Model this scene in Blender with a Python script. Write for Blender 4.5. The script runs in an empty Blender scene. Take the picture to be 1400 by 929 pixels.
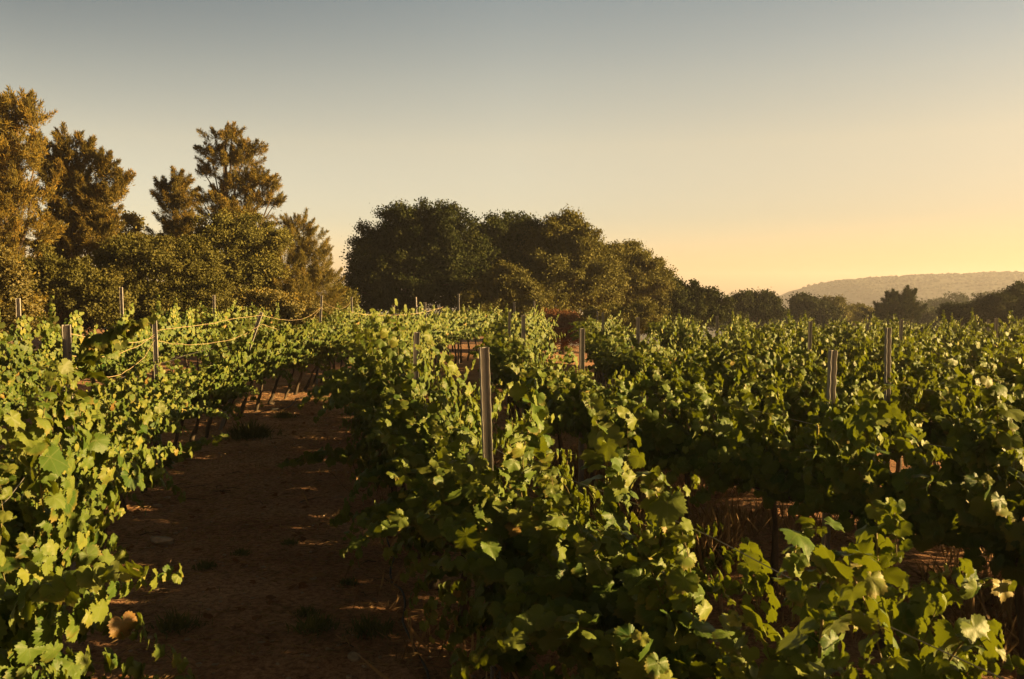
import bpy, math, random
import numpy as np
from mathutils import Vector, Matrix

random.seed(7)
rng = np.random.default_rng(11)
R = math.radians
scene = bpy.context.scene
COL = scene.collection

# ------------------------------------------------------------------ camera, sky, sun, exposure
CAM_Z = 2.35
FPX = 1250.0
PITCH = math.atan(64.5 / FPX)
cam_d = bpy.data.cameras.new('camera')
cam_d.sensor_width = 36.0
cam_d.lens = 36.0 * FPX / 1400.0
cam_d.clip_start = 0.05
cam_d.clip_end = 6000
cam_d.dof.use_dof = True
cam_d.dof.focus_distance = 7.5
cam_d.dof.aperture_fstop = 10
cam = bpy.data.objects.new('camera', cam_d)
COL.objects.link(cam)
cam.location = (0, 0, CAM_Z)
cam.rotation_euler = (math.pi / 2 - PITCH, 0, 0)
scene.camera = cam

SUN_AZ = 96.0      # degrees clockwise from the view direction (+Y)
SUN_EL = 12.5
world = bpy.data.worlds.new('World')
scene.world = world
world.use_nodes = True
wn = world.node_tree
bg = wn.nodes['Background']
sky = wn.nodes.new('ShaderNodeTexSky')
sky.sky_type = 'NISHITA'
sky.sun_disc = False
sky.sun_elevation = R(SUN_EL)
sky.sun_rotation = R(SUN_AZ)
sky.altitude = 300
sky.air_density = 1.0
sky.dust_density = 1.0
sky.ozone_density = 1.0
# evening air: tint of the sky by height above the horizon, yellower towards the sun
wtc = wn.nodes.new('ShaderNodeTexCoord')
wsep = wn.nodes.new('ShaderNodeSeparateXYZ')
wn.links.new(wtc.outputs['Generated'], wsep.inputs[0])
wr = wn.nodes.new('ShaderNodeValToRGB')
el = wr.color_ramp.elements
SKYT = [(0.0, (0.73, 0.54, 0.45)), (0.08, (0.66, 0.50, 0.41)), (0.156, (0.86, 0.575, 0.385)), (0.22, (0.78, 0.545, 0.372)), (0.30, (0.59, 0.452, 0.335)), (0.5, (0.28, 0.23, 0.17)), (1.0, (0.13, 0.12, 0.10))]  # upper stops dimmed towards the zenith to lower the fill light
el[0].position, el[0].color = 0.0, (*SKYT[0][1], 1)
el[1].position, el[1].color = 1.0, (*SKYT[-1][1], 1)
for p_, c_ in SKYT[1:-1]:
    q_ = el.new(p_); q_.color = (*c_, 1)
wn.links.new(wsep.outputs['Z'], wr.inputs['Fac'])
def wmix(blend, a, b, fac):
    m = wn.nodes.new('ShaderNodeMix'); m.data_type = 'RGBA'; m.blend_type = blend
    m.clamp_result = False
    for k_, v_ in (('Factor', fac), ('A', a), ('B', b)):
        if isinstance(v_, float): m.inputs[k_].default_value = v_
        elif isinstance(v_, tuple): m.inputs[k_].default_value = (*v_, 1)
        else: wn.links.new(v_, m.inputs[k_])
    return m.outputs['Result']
def wmap(sock, a, b, c, d):
    m = wn.nodes.new('ShaderNodeMapRange')
    for k_, v_ in (('From Min', a), ('From Max', b), ('To Min', c), ('To Max', d)): m.inputs[k_].default_value = v_
    wn.links.new(sock, m.inputs['Value']); return m.outputs[0]
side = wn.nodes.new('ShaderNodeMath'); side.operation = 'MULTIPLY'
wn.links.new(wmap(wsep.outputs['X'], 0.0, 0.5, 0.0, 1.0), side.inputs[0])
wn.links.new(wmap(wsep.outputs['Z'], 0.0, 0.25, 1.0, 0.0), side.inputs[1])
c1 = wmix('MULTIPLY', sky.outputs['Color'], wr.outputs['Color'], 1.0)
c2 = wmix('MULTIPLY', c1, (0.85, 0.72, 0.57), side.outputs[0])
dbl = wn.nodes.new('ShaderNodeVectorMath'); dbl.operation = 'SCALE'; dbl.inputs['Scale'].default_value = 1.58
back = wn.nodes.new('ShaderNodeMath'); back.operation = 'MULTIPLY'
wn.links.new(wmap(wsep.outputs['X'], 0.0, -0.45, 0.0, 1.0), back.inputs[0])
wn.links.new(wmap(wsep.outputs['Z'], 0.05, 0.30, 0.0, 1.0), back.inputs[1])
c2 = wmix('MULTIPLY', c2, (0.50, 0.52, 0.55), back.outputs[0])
# sky outside the view is dimmed to lower the fill light and deepen shadows
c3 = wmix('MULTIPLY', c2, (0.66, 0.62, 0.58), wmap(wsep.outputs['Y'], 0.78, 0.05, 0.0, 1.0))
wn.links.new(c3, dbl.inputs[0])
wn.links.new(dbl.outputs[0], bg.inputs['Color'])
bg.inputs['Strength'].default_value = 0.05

sun_d = bpy.data.lights.new('sun', 'SUN')
sun_d.energy = 5.0
sun_d.angle = R(0.6)
sun_d.color = (1.0, 0.66, 0.26)
sun = bpy.data.objects.new('sun', sun_d)
COL.objects.link(sun)
sv = Vector((math.sin(R(SUN_AZ)) * math.cos(R(SUN_EL)), math.cos(R(SUN_AZ)) * math.cos(R(SUN_EL)), math.sin(R(SUN_EL))))
sun.rotation_euler = sv.to_track_quat('Z', 'Y').to_euler()
sun.location = (20, 0, 20)

scene.view_settings.view_transform = 'Standard'
scene.view_settings.look = 'None'
scene.view_settings.gamma = 1.0
scene.view_settings.exposure = 2.15
scene.view_settings.use_curve_mapping = False
scene.cycles.max_bounces = 6
scene.cycles.diffuse_bounces = 3
scene.cycles.transmission_bounces = 3
scene.cycles.volume_bounces = 0
scene.cycles.transparent_max_bounces = 4

# ------------------------------------------------------------------ helpers
def tag(o, label=None, cat=None, group=None, kind=None):
    if label: o['label'] = label
    if cat: o['category'] = cat
    if group: o['group'] = group
    if kind: o['kind'] = kind
    return o

def empty(name, loc=(0, 0, 0), rz=0.0):
    o = bpy.data.objects.new(name, None)
    o.empty_display_size = 0.2
    COL.objects.link(o)
    o.location = loc
    o.rotation_euler = (0, 0, rz)
    return o

def ray(px, py):
    x = (px - 700.0) / FPX
    y = (464.5 - py) / FPX
    c, s = math.cos(PITCH), math.sin(PITCH)
    return Vector((x, c + y * s, y * c - s))

def at(px, py, d):
    r = ray(px, py)
    r = r * (d / r.y)
    return Vector((r.x, r.y, r.z + CAM_Z))

def make_mesh(name, verts, faces, mats, uv=None, rnd=None, smooth=True, midx=None):
    """verts (n,3); faces (m,k) with constant k; one mesh datablock."""
    me = bpy.data.meshes.new(name)
    verts = np.asarray(verts, dtype=np.float32)
    faces = np.asarray(faces, dtype=np.int32)
    m, k = faces.shape
    me.vertices.add(len(verts))
    me.vertices.foreach_set('co', verts.ravel())
    me.loops.add(m * k)
    me.loops.foreach_set('vertex_index', faces.ravel())
    me.polygons.add(m)
    me.polygons.foreach_set('loop_start', np.arange(0, m * k, k, dtype=np.int32))
    me.polygons.foreach_set('use_smooth', np.full(m, smooth, dtype=bool))
    for mt in (mats if isinstance(mats, (list, tuple)) else [mats]):
        me.materials.append(mt)
    if midx is not None:
        me.polygons.foreach_set('material_index', np.asarray(midx, dtype=np.int32))
    if uv is not None:
        l = me.uv_layers.new(name='leaf')
        l.data.foreach_set('uv', np.asarray(uv, dtype=np.float32)[faces.ravel()].ravel())
    if rnd is not None:
        a = me.attributes.new('rnd', 'FLOAT', 'POINT')
        a.data.foreach_set('value', np.asarray(rnd, dtype=np.float32))
    me.update(calc_edges=True)
    me.validate()
    return me

def link(name, me, parent=None, loc=None):
    o = bpy.data.objects.new(name, me)
    COL.objects.link(o)
    if loc is not None: o.location = loc
    if parent is not None: o.parent = parent
    return o

class Tubes:
    """collects tapered tubes (quads) into one mesh"""
    def __init__(self):
        self.v, self.f, self.n = [], [], 0
    def add(self, pts, radii, sides=5, cap=True):
        pts = np.asarray(pts, float)
        n = len(pts)
        radii = np.broadcast_to(np.asarray(radii, float), (n,))
        tan = np.gradient(pts, axis=0)
        tan /= np.linalg.norm(tan, axis=1)[:, None] + 1e-9
        ref = np.array([0.3, 0.9, 0.2]) if abs(tan[0, 2]) > 0.8 else np.array([0.0, 0.1, 1.0])
        a = np.cross(tan, ref); a /= np.linalg.norm(a, axis=1)[:, None] + 1e-9
        b = np.cross(tan, a)
        th = np.arange(sides) * 2 * math.pi / sides
        ring = pts[:, None, :] + radii[:, None, None] * (np.cos(th)[None, :, None] * a[:, None, :] + np.sin(th)[None, :, None] * b[:, None, :])
        self.v.append(ring.reshape(-1, 3))
        i = np.arange(n - 1)[:, None] * sides
        j = np.arange(sides)[None, :]
        jn = (j + 1) % sides
        q = np.stack([i + j, i + jn, i + sides + jn, i + sides + j], -1).reshape(-1, 4) + self.n
        self.f.append(q)
        if cap and sides == 4:
            base = self.n + (n - 1) * sides
            self.f.append(np.array([[base, base + 1, base + 2, base + 3]]))
        elif cap:
            self.v.append(pts[-1:][:])
            c = self.n + n * sides
            base = self.n + (n - 1) * sides
            self.f.append(np.array([[base + k, base + (k + 1) % sides, c, c] for k in range(sides)])[:, [0, 1, 2, 2]])
            self.n += 1
        self.n += n * sides
    def mesh(self, name, mat):
        f = np.concatenate(self.f)
        # split degenerate quads into tris by using a tri-only mesh
        t1 = f[:, [0, 1, 2]]
        ok = f[:, 2] != f[:, 3]
        t2 = f[ok][:, [0, 2, 3]]
        return make_mesh(name, np.concatenate(self.v), np.concatenate([t1, t2]), mat)

_lat = rng.random((256, 256))
def vnoise(x, y):
    xi = np.floor(x).astype(int); yi = np.floor(y).astype(int)
    xf = x - xi; yf = y - yi
    xf = xf * xf * (3 - 2 * xf); yf = yf * yf * (3 - 2 * yf)
    a = _lat[xi % 256, yi % 256]; b = _lat[(xi + 1) % 256, yi % 256]
    c = _lat[xi % 256, (yi + 1) % 256]; d = _lat[(xi + 1) % 256, (yi + 1) % 256]
    return (a * (1 - xf) + b * xf) * (1 - yf) + (c * (1 - xf) + d * xf) * yf - 0.5

def sstep(a, b, x):
    t = np.clip((x - a) / (b - a), 0, 1)
    return t * t * (3 - 2 * t)

def ground_z(x, y):
    x = np.asarray(x, float); y = np.asarray(y, float)
    z = 0.07 * np.clip(-x - 6.0, 0, 14)
    z = z - 0.017 * np.clip(y - 9, 0, 43) * sstep(-1.5, 4.0, x)
    z = z - 4.2 * sstep(52, 96, y + 0.3 * x)
    z = z - 34.0 * sstep(75, 420, np.hypot(x, y))
    z = z + 0.10 * vnoise(x * 0.35, y * 0.35) + 0.05 * vnoise(x * 1.1 + 7, y * 1.1)
    return z

def gz(x, y):
    return float(ground_z(np.array([x]), np.array([y]))[0])

# ------------------------------------------------------------------ materials
def new_mat(name):
    m = bpy.data.materials.new(name)
    m.use_nodes = True
    nt = m.node_tree
    p = nt.nodes['Principled BSDF']
    return m, nt, p

def N(nt, typ, **kw):
    n = nt.nodes.new(typ)
    for k, v in kw.items(): setattr(n, k, v)
    return n

def ramp(nt, fac, stops):
    r = N(nt, 'ShaderNodeValToRGB')
    e = r.color_ramp.elements
    e[0].position, e[0].color = stops[0][0], (*stops[0][1], 1)
    e[1].position, e[1].color = stops[-1][0], (*stops[-1][1], 1)
    for p, c in stops[1:-1]:
        q = e.new(p); q.color = (*c, 1)
    nt.links.new(fac, r.inputs['Fac'])
    return r

def mix(nt, fac, a, b, mode='MIX'):
    m = N(nt, 'ShaderNodeMix', data_type='RGBA', blend_type=mode)
    for sock, v in (('Factor', fac), ('A', a), ('B', b)):
        if isinstance(v, (int, float)): m.inputs[sock].default_value = v
        elif isinstance(v, tuple): m.inputs[sock].default_value = (*v, 1)
        else: nt.links.new(v, m.inputs[sock])
    return m.outputs['Result']

def leaf_material(name, stops, under, trans, tfac, rough=0.45, veins=True, spec=0.5):
    m, nt, p = new_mat(name)
    at_ = N(nt, 'ShaderNodeAttribute', attribute_name='rnd')
    oi = N(nt, 'ShaderNodeObjectInfo')
    c = ramp(nt, at_.outputs['Fac'], stops).outputs['Color']
    geo = N(nt, 'ShaderNodeNewGeometry')
    tc = N(nt, 'ShaderNodeTexCoord')
    nz = N(nt, 'ShaderNodeTexNoise')
    nz.inputs['Scale'].default_value = 38.0 if veins else 3.0
    nt.links.new(tc.outputs['Object'], nz.inputs['Vector'])
    c = mix(nt, mix(nt, 0.5, (0, 0, 0), nz.outputs['Color']), c, mix(nt, 1.0, c, (1.35, 1.25, 0.9), 'MULTIPLY'))
    if veins:
        # palmate veins from leaf-local coordinates
        uv = N(nt, 'ShaderNodeUVMap', uv_map='leaf')
        sep = N(nt, 'ShaderNodeSeparateXYZ')
        nt.links.new(uv.outputs['UV'], sep.inputs[0])
        ang = N(nt, 'ShaderNodeMath', operation='ARCTAN2')
        nt.links.new(sep.outputs['Y'], ang.inputs[0]); nt.links.new(sep.outputs['X'], ang.inputs[1])
        mul = N(nt, 'ShaderNodeMath', operation='MULTIPLY'); mul.inputs[1].default_value = 3.1
        nt.links.new(ang.outputs[0], mul.inputs[0])
        sn = N(nt, 'ShaderNodeMath', operation='SINE'); nt.links.new(mul.outputs[0], sn.inputs[0])
        ab = N(nt, 'ShaderNodeMath', operation='ABSOLUTE'); nt.links.new(sn.outputs[0], ab.inputs[0])
        ln = N(nt, 'ShaderNodeVectorMath', operation='LENGTH'); nt.links.new(uv.outputs['UV'], ln.inputs[0])
        dv = N(nt, 'ShaderNodeMath', operation='MULTIPLY'); nt.links.new(ab.outputs[0], dv.inputs[0]); nt.links.new(ln.outputs['Value'], dv.inputs[1])
        lt = N(nt, 'ShaderNodeMapRange'); lt.inputs['From Min'].default_value = 0.02; lt.inputs['From Max'].default_value = 0.09
        lt.inputs['To Min'].default_value = 1.0; lt.inputs['To Max'].default_value = 0.0
        nt.links.new(dv.outputs[0], lt.inputs['Value'])
        vf = N(nt, 'ShaderNodeMath', operation='MULTIPLY'); vf.inputs[1].default_value = 0.45
        nt.links.new(lt.outputs[0], vf.inputs[0])
        c = mix(nt, vf.outputs[0], c, tuple(min(1, u * 1.25) for u in under))
        bp = N(nt, 'ShaderNodeBump'); bp.inputs['Strength'].default_value = 0.5; bp.inputs['Distance'].default_value = 0.004
        nz2 = N(nt, 'ShaderNodeTexNoise'); nz2.inputs['Scale'].default_value = 60.0
        nt.links.new(tc.outputs['Object'], nz2.inputs['Vector'])
        nt.links.new(nz2.outputs['Fac'], bp.inputs['Height'])
        nt.links.new(bp.outputs['Normal'], p.inputs['Normal'])
    if veins:   # some leaves are scorched along the rim
        fr = N(nt, 'ShaderNodeMath', operation='MULTIPLY'); fr.inputs[1].default_value = 37.0; nt.links.new(at_.outputs['Fac'], fr.inputs[0])
        fr2 = N(nt, 'ShaderNodeMath', operation='FRACT'); nt.links.new(fr.outputs[0], fr2.inputs[0])
        gt = N(nt, 'ShaderNodeMapRange'); gt.inputs['From Min'].default_value = 0.62; gt.inputs['From Max'].default_value = 1.0; nt.links.new(fr2.outputs[0], gt.inputs['Value'])
        rim = N(nt, 'ShaderNodeMapRange'); rim.inputs['From Min'].default_value = 0.55; rim.inputs['From Max'].default_value = 0.95; nt.links.new(ln.outputs['Value'], rim.inputs['Value'])
        em = N(nt, 'ShaderNodeMath', operation='MULTIPLY'); nt.links.new(gt.outputs[0], em.inputs[0]); nt.links.new(rim.outputs[0], em.inputs[1])
        c = mix(nt, em.outputs[0], c, (0.20, 0.13, 0.03))
    c2 = mix(nt, geo.outputs['Backfacing'], c, mix(nt, 0.7, c, under))
    # plant to plant difference
    pv = N(nt, 'ShaderNodeMapRange'); pv.inputs['To Min'].default_value = 0.82; pv.inputs['To Max'].default_value = 1.18
    nt.links.new(oi.outputs['Random'], pv.inputs['Value'])
    vm = N(nt, 'ShaderNodeVectorMath', operation='SCALE')
    nt.links.new(c2, vm.inputs[0]); nt.links.new(pv.outputs[0], vm.inputs['Scale'])
    nt.links.new(vm.outputs[0], p.inputs['Base Color'])
    p.inputs['Roughness'].default_value = rough
    p.inputs['Specular IOR Level'].default_value = spec
    tr = N(nt, 'ShaderNodeBsdfTranslucent')
    tr.inputs['Color'].default_value = (*trans, 1)
    ms = N(nt, 'ShaderNodeMixShader'); ms.inputs['Fac'].default_value = tfac
    nt.links.new(p.outputs[0], ms.inputs[1]); nt.links.new(tr.outputs[0], ms.inputs[2])
    nt.links.new(ms.outputs[0], nt.nodes['Material Output'].inputs['Surface'])
    return m

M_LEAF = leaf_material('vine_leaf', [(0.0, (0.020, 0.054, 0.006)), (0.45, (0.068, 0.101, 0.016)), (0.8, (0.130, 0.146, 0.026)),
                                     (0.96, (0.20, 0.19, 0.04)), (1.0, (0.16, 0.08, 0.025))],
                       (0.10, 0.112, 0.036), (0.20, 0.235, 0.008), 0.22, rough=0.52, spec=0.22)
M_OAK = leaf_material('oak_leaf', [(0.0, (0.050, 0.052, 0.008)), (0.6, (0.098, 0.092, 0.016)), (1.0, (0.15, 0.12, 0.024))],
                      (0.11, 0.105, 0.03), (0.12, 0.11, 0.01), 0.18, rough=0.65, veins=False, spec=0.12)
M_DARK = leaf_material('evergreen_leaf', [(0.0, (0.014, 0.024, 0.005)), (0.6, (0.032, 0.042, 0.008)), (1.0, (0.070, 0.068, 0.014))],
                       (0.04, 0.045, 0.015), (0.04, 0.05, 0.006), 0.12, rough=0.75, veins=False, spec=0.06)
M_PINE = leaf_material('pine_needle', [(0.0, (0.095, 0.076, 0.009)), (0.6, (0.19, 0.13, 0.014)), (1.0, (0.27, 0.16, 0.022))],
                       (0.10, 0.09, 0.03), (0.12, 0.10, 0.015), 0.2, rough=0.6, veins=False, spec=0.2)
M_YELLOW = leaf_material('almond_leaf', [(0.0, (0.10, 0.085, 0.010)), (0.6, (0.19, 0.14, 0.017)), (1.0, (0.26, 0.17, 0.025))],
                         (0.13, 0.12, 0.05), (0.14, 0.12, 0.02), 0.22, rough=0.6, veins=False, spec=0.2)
M_RED = leaf_material('dry_leaf', [(0.0, (0.09, 0.045, 0.018)), (1.0, (0.19, 0.085, 0.035))], (0.22, 0.10, 0.05), (0.2, 0.08, 0.02), 0.2,
                      rough=0.7, veins=False, spec=0.1)
M_WEED = leaf_material('weed_blade', [(0.0, (0.045, 0.060, 0.014)), (1.0, (0.12, 0.12, 0.035))], (0.12, 0.12, 0.05), (0.1, 0.11, 0.02), 0.2,
                       rough=0.6, veins=False, spec=0.2)
M_STRAW = leaf_material('straw', [(0.0, (0.13, 0.075, 0.035)), (1.0, (0.36, 0.24, 0.12))], (0.26, 0.18, 0.09), (0.2, 0.13, 0.05), 0.15,
                        rough=0.7, veins=False, spec=0.15)

def rough_mat(name, c1, c2, scale, rough=0.85, bump=0.4, dist=0.02, c3=None, stretch=None):
    m, nt, p = new_mat(name)
    tc = N(nt, 'ShaderNodeTexCoord')
    vec = tc.outputs['Object']
    if stretch:
        mp = N(nt, 'ShaderNodeMapping'); mp.inputs['Scale'].default_value = stretch
        nt.links.new(vec, mp.inputs['Vector']); vec = mp.outputs['Vector']
    nz = N(nt, 'ShaderNodeTexNoise'); nz.inputs['Scale'].default_value = scale; nz.inputs['Detail'].default_value = 8; nz.inputs['Roughness'].default_value = 0.65
    nt.links.new(vec, nz.inputs['Vector'])
    st = [(0.32, c1), (0.68, c2)] if c3 is None else [(0.3, c1), (0.55, c2), (0.75, c3)]
    nt.links.new(ramp(nt, nz.outputs['Fac'], st).outputs['Color'], p.inputs['Base Color'])
    bp = N(nt, 'ShaderNodeBump'); bp.inputs['Strength'].default_value = bump; bp.inputs['Distance'].default_value = dist
    nt.links.new(nz.outputs['Fac'], bp.inputs['Height']); nt.links.new(bp.outputs['Normal'], p.inputs['Normal'])
    p.inputs['Roughness'].default_value = rough
    p.inputs['Specular IOR Level'].default_value = 0.25
    return m, nt, p

M_BARK = rough_mat('vine_bark', (0.030, 0.022, 0.015), (0.10, 0.075, 0.05), 30, 0.9, 0.8, 0.02, stretch=(1, 1, 0.15))[0]
M_CANE = rough_mat('green_cane', (0.09, 0.085, 0.025), (0.17, 0.12, 0.04), 14, 0.6, 0.2, 0.004)[0]
M_TREEBARK = rough_mat('tree_bark', (0.035, 0.026, 0.018), (0.12, 0.085, 0.055), 6, 0.9, 0.8, 0.05, stretch=(1, 1, 0.2))[0]
M_STONE = rough_mat('limestone', (0.16, 0.11, 0.075), (0.40, 0.31, 0.22), 7, 0.9, 0.5, 0.03)[0]
M_CORD = rough_mat('dry_cord', (0.26, 0.19, 0.10), (0.42, 0.32, 0.19), 20, 0.8, 0.2, 0.005)[0]
M_HOSE, _, ph = rough_mat('drip_tube', (0.012, 0.012, 0.012), (0.03, 0.028, 0.025), 9, 0.5, 0.1, 0.003)
M_WIRE, _, pw = rough_mat('wire', (0.20, 0.18, 0.15), (0.36, 0.33, 0.28), 30, 0.5, 0.1, 0.002)
pw.inputs['Metallic'].default_value = 0.6
M_POST, _, pp = rough_mat('weathered_steel', (0.15, 0.14, 0.13), (0.27, 0.25, 0.235), 9, 0.75, 0.15, 0.004, c3=(0.19, 0.155, 0.13), stretch=(1, 1, 0.12))
pp.inputs['Metallic'].default_value = 0.1

def ground_material():
    m, nt, p = new_mat('red_soil')
    tc = N(nt, 'ShaderNodeTexCoord')
    V = tc.outputs['Object']
    big = N(nt, 'ShaderNodeTexNoise'); big.inputs['Scale'].default_value = 0.9; big.inputs['Detail'].default_value = 6
    fine = N(nt, 'ShaderNodeTexNoise'); fine.inputs['Scale'].default_value = 22; fine.inputs['Detail'].default_value = 9; fine.inputs['Roughness'].default_value = 0.75
    peb = N(nt, 'ShaderNodeTexVoronoi'); peb.inputs['Scale'].default_value = 16
    for n in (big, fine, peb): nt.links.new(V, n.inputs['Vector'])
    c = ramp(nt, big.outputs['Fac'], [(0.3, (0.25, 0.13, 0.070)), (0.5, (0.34, 0.188, 0.104)), (0.72, (0.39, 0.245, 0.145))]).outputs['Color']
    c = mix(nt, ramp(nt, fine.outputs['Fac'], [(0.40, (0, 0, 0)), (0.66, (1, 1, 1))]).outputs['Color'], mix(nt, 1.0, c, (0.5, 0.48, 0.46), 'MULTIPLY'), mix(nt, 1.0, c, (1.45, 1.4, 1.35), 'MULTIPLY'))
    pb = ramp(nt, peb.outputs['Distance'], [(0.10, (1, 1, 1)), (0.17, (0, 0, 0))])
    sel = N(nt, 'ShaderNodeMath', operation='GREATER_THAN'); sel.inputs[1].default_value = 0.72
    sp = N(nt, 'ShaderNodeSeparateColor'); nt.links.new(peb.outputs['Color'], sp.inputs[0]); nt.links.new(sp.outputs[0], sel.inputs[0])
    pm = N(nt, 'ShaderNodeMath', operation='MULTIPLY'); nt.links.new(sel.outputs[0], pm.inputs[0]); nt.links.new(pb.outputs['Color'], pm.inputs[1])
    c = mix(nt, pm.outputs[0], c, (0.30, 0.22, 0.15))
    # far away the soil gives way to olive scrubland
    sx = N(nt, 'ShaderNodeSeparateXYZ'); nt.links.new(V, sx.inputs[0])
    mr = N(nt, 'ShaderNodeMapRange'); mr.inputs['From Min'].default_value = 40; mr.inputs['From Max'].default_value = 75
    nt.links.new(sx.outputs['Y'], mr.inputs['Value'])
    c = mix(nt, mr.outputs[0], c, (0.075, 0.070, 0.030))
    nt.links.new(c, p.inputs['Base Color'])
    hs = N(nt, 'ShaderNodeMath', operation='ADD'); nt.links.new(fine.outputs['Fac'], hs.inputs[0]); nt.links.new(pm.outputs[0], hs.inputs[1])
    bp = N(nt, 'ShaderNodeBump'); bp.inputs['Strength'].default_value = 0.9; bp.inputs['Distance'].default_value = 0.03
    nt.links.new(hs.outputs[0], bp.inputs['Height']); nt.links.new(bp.outputs['Normal'], p.inputs['Normal'])
    p.inputs['Roughness'].default_value = 0.95
    p.inputs['Specular IOR Level'].default_value = 0.15
    return m
M_SOIL = ground_material()

# ------------------------------------------------------------------ ground, hills
def graded(lo, hi, c0, c1, step, grow=1.13):
    a = list(np.arange(c0, c1 + 1e-6, step))
    s = step
    while a[-1] < hi: s *= grow; a.append(min(hi, a[-1] + s))
    s = step; b = []
    x = c0
    while x > lo: s *= grow; x = max(lo, x - s); b.append(x)
    return np.array(b[::-1] + a)
gx = graded(-900, 1000, -7, 8, 0.11)
gy = graded(-40, 1500, 1.5, 24, 0.13)
GX, GY = np.meshgrid(gx, gy, indexing='ij')
near = np.exp(-np.maximum(0, GY - 22) / 6)
GZ = ground_z(GX, GY) + near * (0.035 * vnoise(GX * 3.1, GY * 3.1) + 0.03 * vnoise(GX * 7.7 + 3, GY * 7.7))
nx, ny = GX.shape
idx = np.arange(nx * ny).reshape(nx, ny)
gf = np.stack([idx[:-1, :-1], idx[1:, :-1], idx[1:, 1:], idx[:-1, 1:]], -1).reshape(-1, 4)
ground = link('ground', make_mesh('ground', np.stack([GX, GY, GZ], -1).reshape(-1, 3), gf, M_SOIL))
tag(ground, 'bare reddish soil of the track and the ground between vine rows', kind='structure')

M_HILL = rough_mat('scrub_hillside', (0.024, 0.026, 0.014), (0.046, 0.044, 0.024), 0.03, 0.95, 0.5, 2.0)[0]  # albedo darkened to stand in for the hill's shaded near side
M_SCRUB = rough_mat('hill_scrub', (0.018, 0.022, 0.012), (0.034, 0.036, 0.018), 0.1, 0.95, 0.3, 0.5)[0]  # scrub darkened likewise, the hill's shade put into its colour
def ico(sub=1):
    import bmesh
    bm = bmesh.new()
    bmesh.ops.create_icosphere(bm, subdivisions=sub, radius=1)
    v = np.array([x.co[:] for x in bm.verts]); f = np.array([[x.index for x in q.verts] for q in bm.faces])
    bm.free()
    return v, f
ICO1 = ico(1); ICO2 = ico(2)

def blobs(name, pos, rad, mat, squash=0.75):
    v0, f0 = ICO1
    n = len(pos)
    jit = 1 + 0.35 * (rng.random((n, len(v0))) - 0.5)
    v = v0[None] * jit[..., None] * rad[:, None, None] * np.array([1, 1, squash])[None, None] + pos[:, None, :]
    f = f0[None] + (np.arange(n) * len(v0))[:, None, None]
    return make_mesh(name, v.reshape(-1, 3), f.reshape(-1, 3), mat)

def ridge(name, d, depth, crest, label, base_z, n_scrub, step):
    """a hill at distance d; crest = list of (px, py) of its skyline"""
    cx = np.array([c[0] for c in crest], float); cy = np.array([c[1] for c in crest], float)
    X = (np.arange(cx[0], cx[-1] + 1, step * FPX / d) - 700) / FPX * d
    top = np.interp(X / d * FPX + 700, cx, [at(700, y, d).z for y in cy])
    T = np.linspace(-1, 1.0, 44)
    P = np.zeros((len(X), len(T), 3))
    prof = np.cos(T * math.pi / 2) ** 0.8
    P[..., 0] = X[:, None]
    P[..., 1] = d + T[None, :] * depth
    P[..., 2] = base_z + (top[:, None] - base_z) * prof[None, :]
    P[..., 2] += (2.5 * vnoise(P[..., 0] * 0.03, P[..., 1] * 0.03) + 1.2 * vnoise(P[..., 0] * 0.09, P[..., 1] * 0.09)) * np.minimum(1, prof[None] * 3)
    a, b = P.shape[:2]
    ii = np.arange(a * b).reshape(a, b)
    f = np.stack([ii[:-1, :-1], ii[1:, :-1], ii[1:, 1:], ii[:-1, 1:]], -1).reshape(-1, 4)
    o = link(name, make_mesh(name, P.reshape(-1, 3), f, M_HILL))
    tag(o, label, kind='structure')
    ia = rng.integers(0, a, n_scrub); ib = rng.integers(2, b // 2 + 4, n_scrub)
    pos = P[ia, ib] + rng.normal(0, step * 0.4, (n_scrub, 3)) * np.array([1, 1, 0])
    rad = rng.uniform(1.0, 2.1, n_scrub)
    return pos, rad
p1, r1 = ridge('hill', 800, 260, [(1050, 422), (1085, 408), (1110, 395), (1140, 385), (1185, 381), (1240, 379), (1300, 377), (1360, 375), (1420, 374), (1520, 376), (1640, 384)],
               'long flat topped hill fading in the haze at the right', -42, 5200, 6)
p2, r2 = ridge('far_hill', 1250, 120, [(300, 407), (700, 405), (960, 404), (1040, 403), (1075, 405), (1100, 409), (1160, 420)],
               'faint low hill line at the horizon behind the trees', -42, 10, 8)
scrub = link('scrub', blobs('scrub', p1, r1, M_SCRUB))
tag(scrub, 'scrub and small trees covering the hazy hillside', 'scrub', kind='stuff')

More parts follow.
